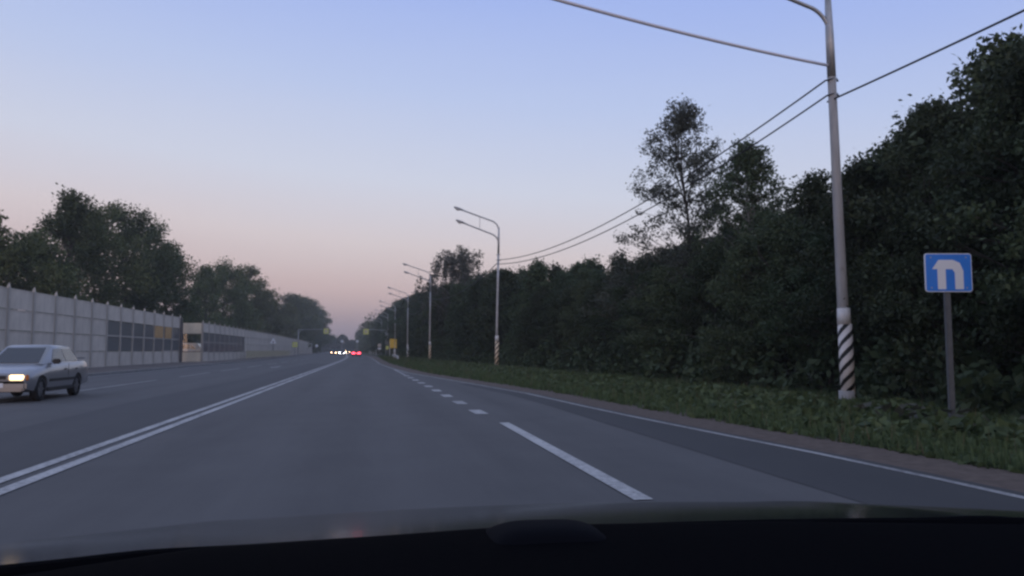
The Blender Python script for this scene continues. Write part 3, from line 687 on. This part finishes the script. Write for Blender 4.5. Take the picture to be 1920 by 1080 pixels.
# ------------------------------------------------------------------ trees
def leaf_quads(rng, pos, size, up=0.35):
    n = len(pos)
    nrm = rng.normal(size=(n, 3)); nrm[:, 2] = nrm[:, 2] + up; nrm /= np.linalg.norm(nrm, axis=1, keepdims=True)
    t = rng.normal(size=(n, 3)); t -= nrm*(t*nrm).sum(1, keepdims=True); t /= np.linalg.norm(t, axis=1, keepdims=True)
    b = np.cross(nrm, t); s = size*(0.6 + 0.8*rng.random((n, 1)))
    v = np.stack([pos - t*s*0.55, pos + b*s*0.32 - t*s*0.05, pos + t*s*0.6 - nrm*s*0.10, pos - b*s*0.32 - t*s*0.05], 1)
    return v.reshape(-1, 3)
def make_tree(seed, h, r, base=0.12, shape='ovate', nlimb=46, leaves=14000, leaf=0.13, clump=0.6, droop=0.0, trunk_r=0.12, up=0.35, top_spikes=0, airy=1.0, bias=0.9, limb=0.38):
    rng = np.random.default_rng(seed)
    wob = rng.normal(0, 0.02*h, (6, 2)); wob[0] = 0
    zs = np.linspace(0, 0.93*h, 6)
    tp = np.column_stack([np.interp(zs, zs, np.cumsum(wob[:, 0])*0.35), np.interp(zs, zs, np.cumsum(wob[:, 1])*0.35), zs])
    def trunk_at(z): return np.array([np.interp(z, zs, tp[:, 0]), np.interp(z, zs, tp[:, 1]), z])
    tb = MB(); tb.tube([tuple(p) for p in tp], [trunk_r*(1 - 0.85*k/5) for k in range(6)], 8)
    prof = {'ovate': lambda u: np.sin(np.pi*np.clip(u*0.9 + 0.08, 0, 1)**0.75), 'broad': lambda u: np.sqrt(np.clip(1 - (1.7*u - 0.72)**2, 0.02, 1)),
            'cone': lambda u: 0.93*np.clip(1 - u, 0, 1)**0.8 + 0.06, 'column': lambda u: 0.75*np.clip(1 - u, 0, 1)**0.55 + 0.12, 'hedge': lambda u: np.clip(1.02 - u**3.2, 0.12, 1)}[shape]
    cl = []
    for k in range(nlimb):
        u = (k + rng.random())/nlimb; u = u**bias
        z = h*(base + (1-base)*u); rad = r*float(prof(u))*(0.55 + 0.5*rng.random())
        a = rng.random()*2*np.pi; z0 = max(0.05*h, z - rad*(0.5 + 0.4*rng.random())); z0 = min(z0, 0.9*h)
        p0 = trunk_at(z0); p2 = np.array([p0[0] + np.cos(a)*rad, p0[1] + np.sin(a)*rad, z]); pm = (p0 + p2)/2 + np.array([0, 0, 0.12*rad])
        tb.tube([tuple(p0), tuple(pm), tuple(p2)], [trunk_r*limb*(1-0.6*u), trunk_r*limb*0.6*(1-0.6*u), 0.010], 5, False)
        for f, s in ((1.0, 1.0), (0.62, 0.85), (0.3, 0.6)):
            if f < 1 and rng.random() < (1-airy)*0.8: continue
            c = p0 + (p2 - p0)*f + rng.normal(0, 0.12*clump, 3); cl.append((c, clump*s*(0.6 + 0.7*rng.random())))
    for k in range(top_spikes):
        a = rng.random()*2*np.pi; q = r*(0.18 if shape == 'cone' else 0.45)*rng.random(); c0 = trunk_at(0.8*h) + np.array([np.cos(a)*q, np.sin(a)*q, 0])
        top = h*(0.86 + 0.11*rng.random())
        tb.tube([tuple(trunk_at(0.6*h)), tuple(c0), (c0[0], c0[1], top)], [0.04, 0.03, 0.01], 5, False)
        for z in np.linspace(0.75*h, top, 6): cl.append((np.array([c0[0], c0[1], z]) + rng.normal(0, 0.1, 3), clump*0.45*(1.15 - 0.5*(z-0.75*h)/(top-0.75*h))))
    cen = np.array([c for c, _ in cl]); rad = np.array([q for _, q in cl])
    w = rad**2; idx = rng.choice(len(cl), size=leaves, p=w/w.sum())
    d = rng.normal(size=(leaves, 3)); d /= np.linalg.norm(d, axis=1, keepdims=True); d *= (rng.random((leaves, 1))**0.45)
    gsn = rng.random(leaves) < 0.35; d[gsn] = np.clip(rng.normal(0, 0.55, size=(int(gsn.sum()), 3)), -1.15, 1.15)
    pos = cen[idx] + d*rad[idx][:, None]*np.array([1, 1, 0.75])
    if droop > 0: pos[:, 2] -= droop*rng.random(leaves)**2*rad[idx]*2
    pos[:, 2] = np.maximum(pos[:, 2], 0.1)
    return tb, fast_mesh('crown', leaf_quads(rng, pos, leaf, up), 4)
def tree(label, loc, rz, h, r, lm='leaf', bark='bark', group=None, name='tree', **kw):
    t = thing(name, label, 'tree', loc, rz, group)
    tb, me = make_tree(h=h, r=r, **kw)
    tb.build('trunk', bark, t, True); link('crown', me, lm, t)
    return t
# wood on the right: prototypes then copies
near_p = []; far_p = []
WL = 'dark leafy tree in the dense wood right of the road'; WG = 'trees of the dense wood on the right'
for s, (hh, rr_, shp) in enumerate(((7.0, 2.3, 'ovate'), (6.6, 2.5, 'hedge'), (7.4, 2.0, 'column'), (7.0, 2.4, 'hedge'))):
    near_p.append((tree(WL, (0, -400 - 10*s, 0), 0, hh, rr_, group=WG, seed=20 + s, base=(0.20, 0.06, 0.18, 0.08)[s], shape=shp, nlimb=84, leaves=24000, leaf=0.105, clump=0.46, trunk_r=0.10, top_spikes=8, airy=0.7), hh))
for s, (hh, rr_, shp) in enumerate(((10.0, 3.2, 'ovate'), (9.6, 3.4, 'hedge'), (10.5, 3.0, 'column'))):
    far_p.append((tree(WL, (0, -460 - 10*s, 0), 0, hh, rr_, group=WG, seed=40 + s, base=0.04, shape=shp, nlimb=80, leaves=11000, leaf=0.26, clump=0.68, trunk_r=0.14, top_spikes=4), hh))
# treetop line of the wood: (X/Y seen from the car) -> slope of the tops
SKA = [0.005, 0.011, 0.030, 0.050, 0.070, 0.109, 0.151, 0.178, 0.206, 0.233, 0.276, 0.313, 0.334, 0.424, 0.52, 0.566, 0.596, 0.626, 0.66, 0.698, 0.74, 0.781, 0.833, 0.887, 0.955, 1.3]
SKS = [0.033, 0.044, 0.057, 0.067, 0.077, 0.088, 0.100, 0.102, 0.110, 0.119, 0.118, 0.115, 0.122, 0.155, 0.184, 0.208, 0.223, 0.245, 0.263, 0.288, 0.305, 0.328, 0.357, 0.433, 0.492, 0.55]
rng = random.Random(11)
used = set()
def place(protos, x, y, frac):
    i = rng.randrange(len(protos)); p, ph = protos[i]
    h = 1.25 + y*float(np.interp(x/y, SKA, SKS))*frac
    if i in used and protos is near_p or (i + 10) in used and protos is far_p: o = copy_tree(p)
    else: o = p; used.add(i if protos is near_p else i + 10)
    s = h/ph; o.location = (x, y, -0.06)
    zone = ('behind the blue sign', 'between the nearest and second lamp posts', 'between the second and third lamp posts', 'between the third and fifth lamp posts', 'beyond the fifth lamp post')[sum(y > q for q in (18.2, 56.6, 88, 153))]
    o['label'] = 'dark leafy tree of the wood ' + zone; o['group'] = 'wood trees ' + zone
    o.rotation_euler = (0, 0, 0); o.rotation_euler = (0, 0, rng.random()*6.28)
    w = max(0.75, s)*(0.9 + 0.25*rng.random()); o.scale = (w, w, s)
for off, step, fr in ((2.3, 2.3, (0.62, 0.95)), (5.2, 2.9, (0.78, 1.03)), (9.2, 4.0, (0.84, 1.0))):
    y = 7.0
    while y < 60:
        place(near_p, wood(y) + off + rng.uniform(-0.5, 0.6), y + rng.uniform(-0.5, 0.5), rng.uniform(*fr)); y += step
for off, step, fr in ((2.6, 4.0, (0.8, 1.0)), (7.5, 6.5, (0.88, 1.02))):
    y = 60.0
    while y < 330:
        place(far_p, wood(y) + off + rng.uniform(-0.6, 0.8), y + rng.uniform(-1, 1), rng.uniform(*fr)); y += step*(1 + max(0, (y-100))/160)
# trees that stand out
tree('tall airy grey-green tree rising high above the wood, crossed by the cables', (15.9, 38, 0), 0.4, 14.0, 5.4, 'leaf_grey', 'bark', seed=3, base=0.20, shape='cone', nlimb=260, leaves=28000, leaf=0.12, clump=0.42, top_spikes=4, airy=0.65, bias=1.45, limb=0.2, trunk_r=0.14)
tree('green pointed tree just right of the tall airy tree, below the cables', (16.9, 33.5, 0), 1.0, 10.7, 4.6, 'leaf', 'bark_pale', seed=5, base=0.1, shape='cone', nlimb=200, leaves=38000, leaf=0.12, clump=0.44, top_spikes=3, bias=1.2, limb=0.25, trunk_r=0.13)
tree('drooping birch standing above the wood behind the third lamp post', (11.3, 100, 0), 0.0, 14.2, 5.6, 'leaf_grey', 'bark_pale', seed=8, base=0.3, shape='broad', nlimb=130, leaves=17000, leaf=0.22, clump=0.55, droop=1.4, top_spikes=3, airy=0.6, trunk_r=0.15)
tree('big dark tree leaning over the blue sign at the right edge', (14.2, 13.4, 0), 2.0, 8.6, 2.9, 'leaf', 'bark', seed=12, base=0.10, shape='ovate', nlimb=170, leaves=50000, leaf=0.105, clump=0.44, trunk_r=0.15, top_spikes=7, airy=0.8)
tree('dark tree with open twiggy top behind the nearest lamp post', (15.0, 19.2, 0), 0.7, 7.9, 2.6, 'leaf', 'bark', seed=14, base=0.12, shape='ovate', nlimb=120, leaves=28000, leaf=0.105, clump=0.40, top_spikes=9, airy=0.7, trunk_r=0.12)
# left side, behind the barriers
LT = [
 ((-30.4, 70, 0), 12.6, 2.6, 'ovate', 'tree cut by the left edge of the picture, behind the barrier', 61, 9000, 0.27),
 ((-28.9, 75, 0), 11.2, 4.6, 'broad', 'round tree left of the tallest tree behind the near barrier', 62, 15000, 0.27),
 ((-29.2, 84, 0), 16.6, 4.6, 'ovate', 'tallest tree with a pointed crown behind the near noise barrier', 63, 17000, 0.27),
 ((-29.0, 92, 0), 16.4, 5.4, 'broad', 'broad tree right of the tallest one behind the near barrier', 64, 17000, 0.28),
 ((-28.6, 100, 0), 17.9, 5.6, 'broad', 'big domed tree behind the dark panes of the near barrier', 65, 18000, 0.28),
 ((-28.4, 109, 0), 17.2, 5.0, 'broad', 'dense tree behind the orange boards on the barrier', 66, 16000, 0.29),
 ((-28.0, 119, 0), 14.6, 4.6, 'broad', 'dark round tree sloping down behind the cream panel', 67, 14000, 0.30),
 ((-27.6, 130, 0), 8.6, 3.4, 'broad', 'low dark tree filling the gap behind the cream panel', 68, 10000, 0.30),
 ((-29.6, 154, 0), 16.2, 4.4, 'ovate', 'leftmost tree of the middle clump behind the long barrier', 71, 13000, 0.36),
 ((-29.6, 171, 0), 18.9, 6.4, 'broad', 'central broad tree of the middle clump behind the long barrier', 72, 16000, 0.38),
 ((-28.4, 194, 0), 20.4, 6.2, 'broad', 'right tree of the middle clump, its edge dropping steeply', 73, 15000, 0.40),
 ((-27.4, 212, 0), 16.5, 5.4, 'broad', 'lower tree at the right foot of the middle clump', 74, 11000, 0.40),
 ((-29.5, 268, 0), 16.8, 7.0, 'broad', 'far tree just right of the middle clump on the left', 81, 9000, 0.55),
 ((-29.0, 306, 0), 21.5, 8.0, 'broad', 'far pale tree with the highest top of the far left clump', 82, 11000, 0.58),
 ((-28.6, 345, 0), 23.0, 8.5, 'broad', 'broad far tree behind the left lime crossing sign arm', 83, 11000, 0.62),
 ((-29.0, 395, 0), 24.5, 9.0, 'broad', 'far tree behind the left lime crossing sign', 84, 10000, 0.68),
 ((-30.0, 465, 0), 25.0, 9.5, 'broad', 'farthest big tree ending the left tree line by the road gap', 85, 9000, 0.78),
]
for loc, h, r, shp, lab, sd, nl, lf in LT:
    tree(lab, loc, sd*0.7, h, r, 'leaf_left', 'bark', group='trees behind the barriers', seed=sd, base=0.05, shape=shp, nlimb=64, leaves=int(nl*1.35), leaf=lf*0.9, clump=r*0.25, top_spikes=4, airy=0.8, trunk_r=0.2)

# hazy wood closing the end of the road
def leaf_mass(name, n, sampler, leaf, m, seed, up=0.35):
    rg = np.random.default_rng(seed); pos = sampler(rg, n)
    return link(name, fast_mesh(name, leaf_quads(rg, pos, leaf, up), 4), m)
def far_s(rg, n):
    x = rg.uniform(-120, 60, n); y = rg.uniform(640, 700, n)
    top = 12 + 3*np.sin(x*0.11) + 2.5*np.sin(x*0.27 + 1) + 1.5*np.sin(x*0.6 + y*0.05) + np.abs(x + 20)*0.10
    z = top*(1 - rg.random(n)**1.6)
    return np.column_stack([x, y, np.maximum(z, 0.2)])
o = leaf_mass('far_wood', 26000, far_s, 1.5, 'leaf_left', 91); tag(o, 'hazy blue far wood closing the end of the road', 'wood', kind='stuff')
def mid_s(rg, n):                                     # the tree line going on along both sides
    s = rg.random(n) < 0.5; y = rg.uniform(330, 660, n)
    c = -2.1 - 0.035*(y - 200)
    x = np.where(s, c + 6 + rg.uniform(0, 22, n), c - 18 - rg.uniform(0, 30, n))
    top = np.where(s, 13.5, 17) + 2.5*np.sin(y*0.15 + x*0.1) + 1.5*np.sin(y*0.4 + s*2)
    z = top*(1 - rg.random(n)**1.5)
    return np.column_stack([x, y, np.maximum(z, 0.2)])
o = leaf_mass('far_tree_line', 42000, mid_s, 0.95, 'leaf_left', 92); tag(o, 'far tree line continuing along both sides of the road', 'wood', kind='stuff')
# undergrowth at the foot of the wood and between its trunks
def under_s(rg, n):
    y = 6 + 300*rg.random(n)**1.9; k = rg.random(n)
    x = np.interp(y, *WOOD) + 0.3 + 9*k**1.5
    x = x + 0.5*np.sin(y*1.3) + 0.3*np.sin(y*3.1)
    top = (1.6 + 0.6*np.sin(y*0.8 + x) + 0.5*np.sin(y*2.1 - x*1.4))*(0.55 + 0.5*np.minimum(1, (x - np.interp(y, *WOOD))/1.5))
    return np.column_stack([x, y, np.maximum(0.03, top*rg.random(n))])
o = leaf_mass('undergrowth', 55000, under_s, 0.22, 'leaf', 93); tag(o, 'dark leafy undergrowth at the foot of the right-hand wood', 'undergrowth', kind='stuff')
# weeds on the verge: leafy clumps and grass blades
def weed_s(rg, n):
    nc = 5200
    yc = 5 + 175*rg.random(nc)**2.2; e = np.array([grav(v) for v in yc]); wd = np.array([wood(v) for v in yc])
    k = rg.random(nc); xc = e + 0.30 + (wd + 0.8 - e)*k
    patch = 0.55 + 0.45*np.sin(yc*0.9 + xc*1.7)*np.sin(yc*0.37 - xc*0.8 + 1)
    hc = (0.05 + 0.30*patch*np.sin(np.pi*np.clip(k*1.1, 0.03, 1))**0.8)
    hc *= np.where(np.minimum(np.hypot(xc - 11.66, yc - 18.2), np.hypot(xc - 9.69, yc - 12.07)) < 1.0, 0.3, 1.0)*(0.55 + 0.7*rg.random(nc))*np.where(yc > 40, 1.25, 1.0)
    rc = 0.22 + 0.22*rg.random(nc) + yc*0.004
    i = rg.integers(0, nc, n)
    d = rg.normal(size=(n, 2)); d /= np.linalg.norm(d, axis=1, keepdims=True); q = np.sqrt(rg.random(n))
    p = np.column_stack([xc[i] + d[:, 0]*q*rc[i], yc[i] + d[:, 1]*q*rc[i], hc[i]*(1 - 0.6*q*q)*(0.25 + 0.75*rg.random(n)) - 0.03])
    ee = np.interp(p[:, 1], EDGE[0], EDGE[1])
    p[:, 0] = np.maximum(p[:, 0], ee + 1.15 + 0.1*np.sin(p[:, 1]*2.1))
    return p
o = leaf_mass('roadside_weeds', 140000, weed_s, 0.16, 'weed', 94, up=1.0); tag(o, 'low green weeds and nettles covering the right verge', 'weeds', kind='stuff')
def blades(n, seed):
    rg = np.random.default_rng(seed); y = 5 + 120*rg.random(n)**2.0
    e = np.array([grav(v) for v in y]); wd = np.array([wood(v) for v in y]); x = e + 0.05 + (wd + 0.6 - e)*rg.random(n)**1.2
    h = (0.05 + 0.17*rg.random(n))*(1 + y*0.006); a = rg.random(n)*6.28; w = 0.008 + y*0.00035; ln = 0.5*h*rg.random(n); b = rg.random(n)*6.28
    p = np.column_stack([x, y, np.full(n, -0.05)]); dx = np.column_stack([np.cos(a)*w, np.sin(a)*w, np.zeros(n)])
    tip = p + np.column_stack([np.cos(b)*ln, np.sin(b)*ln, h + 0.05])
    return fast_mesh('verge_grass', np.stack([p - dx, p + dx, tip], 1).reshape(-1, 3), 3)
o = link('verge_grass', blades(50000, 95), 'weed'); tag(o, 'short green grass growing along the gravel shoulder', 'grass', kind='stuff')
o = link('dry_stalks', blades(1800, 97), 'straw'); o.scale = (1, 1, 1.5); tag(o, 'scattered dry straw-coloured stalks in the verge grass', 'grass', kind='stuff')
o = leaf_mass('pale_weeds', 60, lambda rg, n: np.column_stack([8.3 + 1.3*rg.random(n), 9 + 4*rg.random(n), 0.22 + 0.1*rg.random(n)]), 0.2, 'leaf_grey', 96, up=2.5)
tag(o, 'few pale broad leaves among the weeds below the blue sign', 'weeds', kind='stuff')

# ------------------------------------------------------------------ our own car: bonnet and dashboard
own = thing('own_car', 'dark car we look out of, glossy bonnet and black dashboard along the bottom', 'car', (0.28, 0, 0))
def surf(fn, us, vs_):
    v = [fn(u, w) for w in vs_ for u in us]; n = len(us)
    return v, [(j*n+i, j*n+i+1, (j+1)*n+i+1, (j+1)*n+i) for j in range(len(vs_)-1) for i in range(n-1)]
def bon(x, y):
    t_ = y - 1.0; z = 1.033 - 0.115*t_ - (0.059*t_*t_ if t_ > 0 else 0.0)
    if t_ > 0.75: z -= 0.5*(t_ - 0.75)**2
    z -= 0.040*x*x + 0.02*max(0, abs(x) - 0.62)**2
    z += 0.003*math.exp(-((x + 0.52 + 0.12*t_)/0.07)**2) + 0.003*math.exp(-((x - 0.52 - 0.12*t_)/0.05)**2)
    return (x*(1 - 0.06*t_), y, z)
v, f = surf(bon, [-0.92 + 1.84*i/60 for i in range(61)], [0.935 + 1.165*j/34 for j in range(35)])
MB().add(v, f).build('bonnet', 'bonnet', own, True)
RX = [-1.2, -0.64, -0.46, -0.27, -0.12, -0.01, 0.23, 0.53, 0.9, 1.2]; RZ = [0.97, 1.025, 1.045, 1.050, 1.055, 1.054, 1.048, 1.034, 1.02, 0.98]
def ridge(x): return float(np.interp(x, RX, RZ))
def dashf(x, y):
    yy = [0.30, 0.45, 0.62, 0.75, 0.84, 0.90, 0.94, 0.97]; dz = [-0.10, -0.02, -0.006, -0.004, -0.002, -0.003, -0.010, -0.06]
    return (x, y, ridge(x) + float(np.interp(y, yy, dz)))
v, f = surf(dashf, [-1.1 + 2.2*i/44 for i in range(45)], [0.30, 0.38, 0.45, 0.54, 0.62, 0.70, 0.75, 0.80, 0.84, 0.87, 0.90, 0.92, 0.94, 0.97])
MB().add(v, f).build('dashboard', 'dash', own, True)
cv = []; xs_c = [-0.92 + 1.84*i/60 for i in range(61)]
for x in xs_c:
    q = bon(x, 0.936); cv += [(q[0], 0.962, q[2] - 0.006), (q[0], 0.945, q[2] + 0.0015), (q[0], 0.918, q[2] - 0.004), (q[0], 0.905, min(q[2], ridge(q[0])) - 0.06)]
MB().add(cv, [(4*i+k, 4*i+k+1, 4*i+5+k, 4*i+4+k) for i in range(60) for k in range(3)]).build('cowl', 'dash', own, True)
def pod(x, y):
    u = (x + 0.09)/0.068; w = (y - 0.865)/0.05; q = max(0.0, 1 - abs(u)**3.5)*max(0.0, 1 - abs(w)**3)
    return (x, y, ridge(x) - 0.012 + 0.021*q**0.6)
v, f = surf(pod, [-0.09 - 0.07 + 0.14*i/24 for i in range(25)], [0.81 + 0.11*j/14 for j in range(15)])
MB().add(v, f).build('sensor_pod', 'cowl', own, True)
cl = MB().box((0.12, 0.52, 1.052), (0.085, 0.10, 0.016), rz=0.3, bev=0.006).build('pale_object', 'dash_object')  # small pale bevelled slab resting on the dashboard
tag(cl, 'small pale bluish object lying on the black dashboard', 'cloth'); cl.location = (0.10, -0.02, 0.0)

# ------------------------------------------------------------------ evening haze
hz = MB().box((0, 650, 21), (1500, 1700, 46)).build('haze', None)
hm = bpy.data.materials.new('haze_air'); hm.use_nodes = True; t = hm.node_tree; t.nodes.clear()
ho = N(t, 'ShaderNodeOutputMaterial'); pv = N(t, 'ShaderNodeVolumePrincipled')
pv.inputs['Color'].default_value = (0.86, 0.88, 0.90, 1); pv.inputs['Density'].default_value = 0.00055; pv.inputs['Anisotropy'].default_value = 0.2
t.links.new(pv.outputs[0], ho.inputs['Volume']); hz.data.materials.append(hm); tag(hz, kind='stuff')
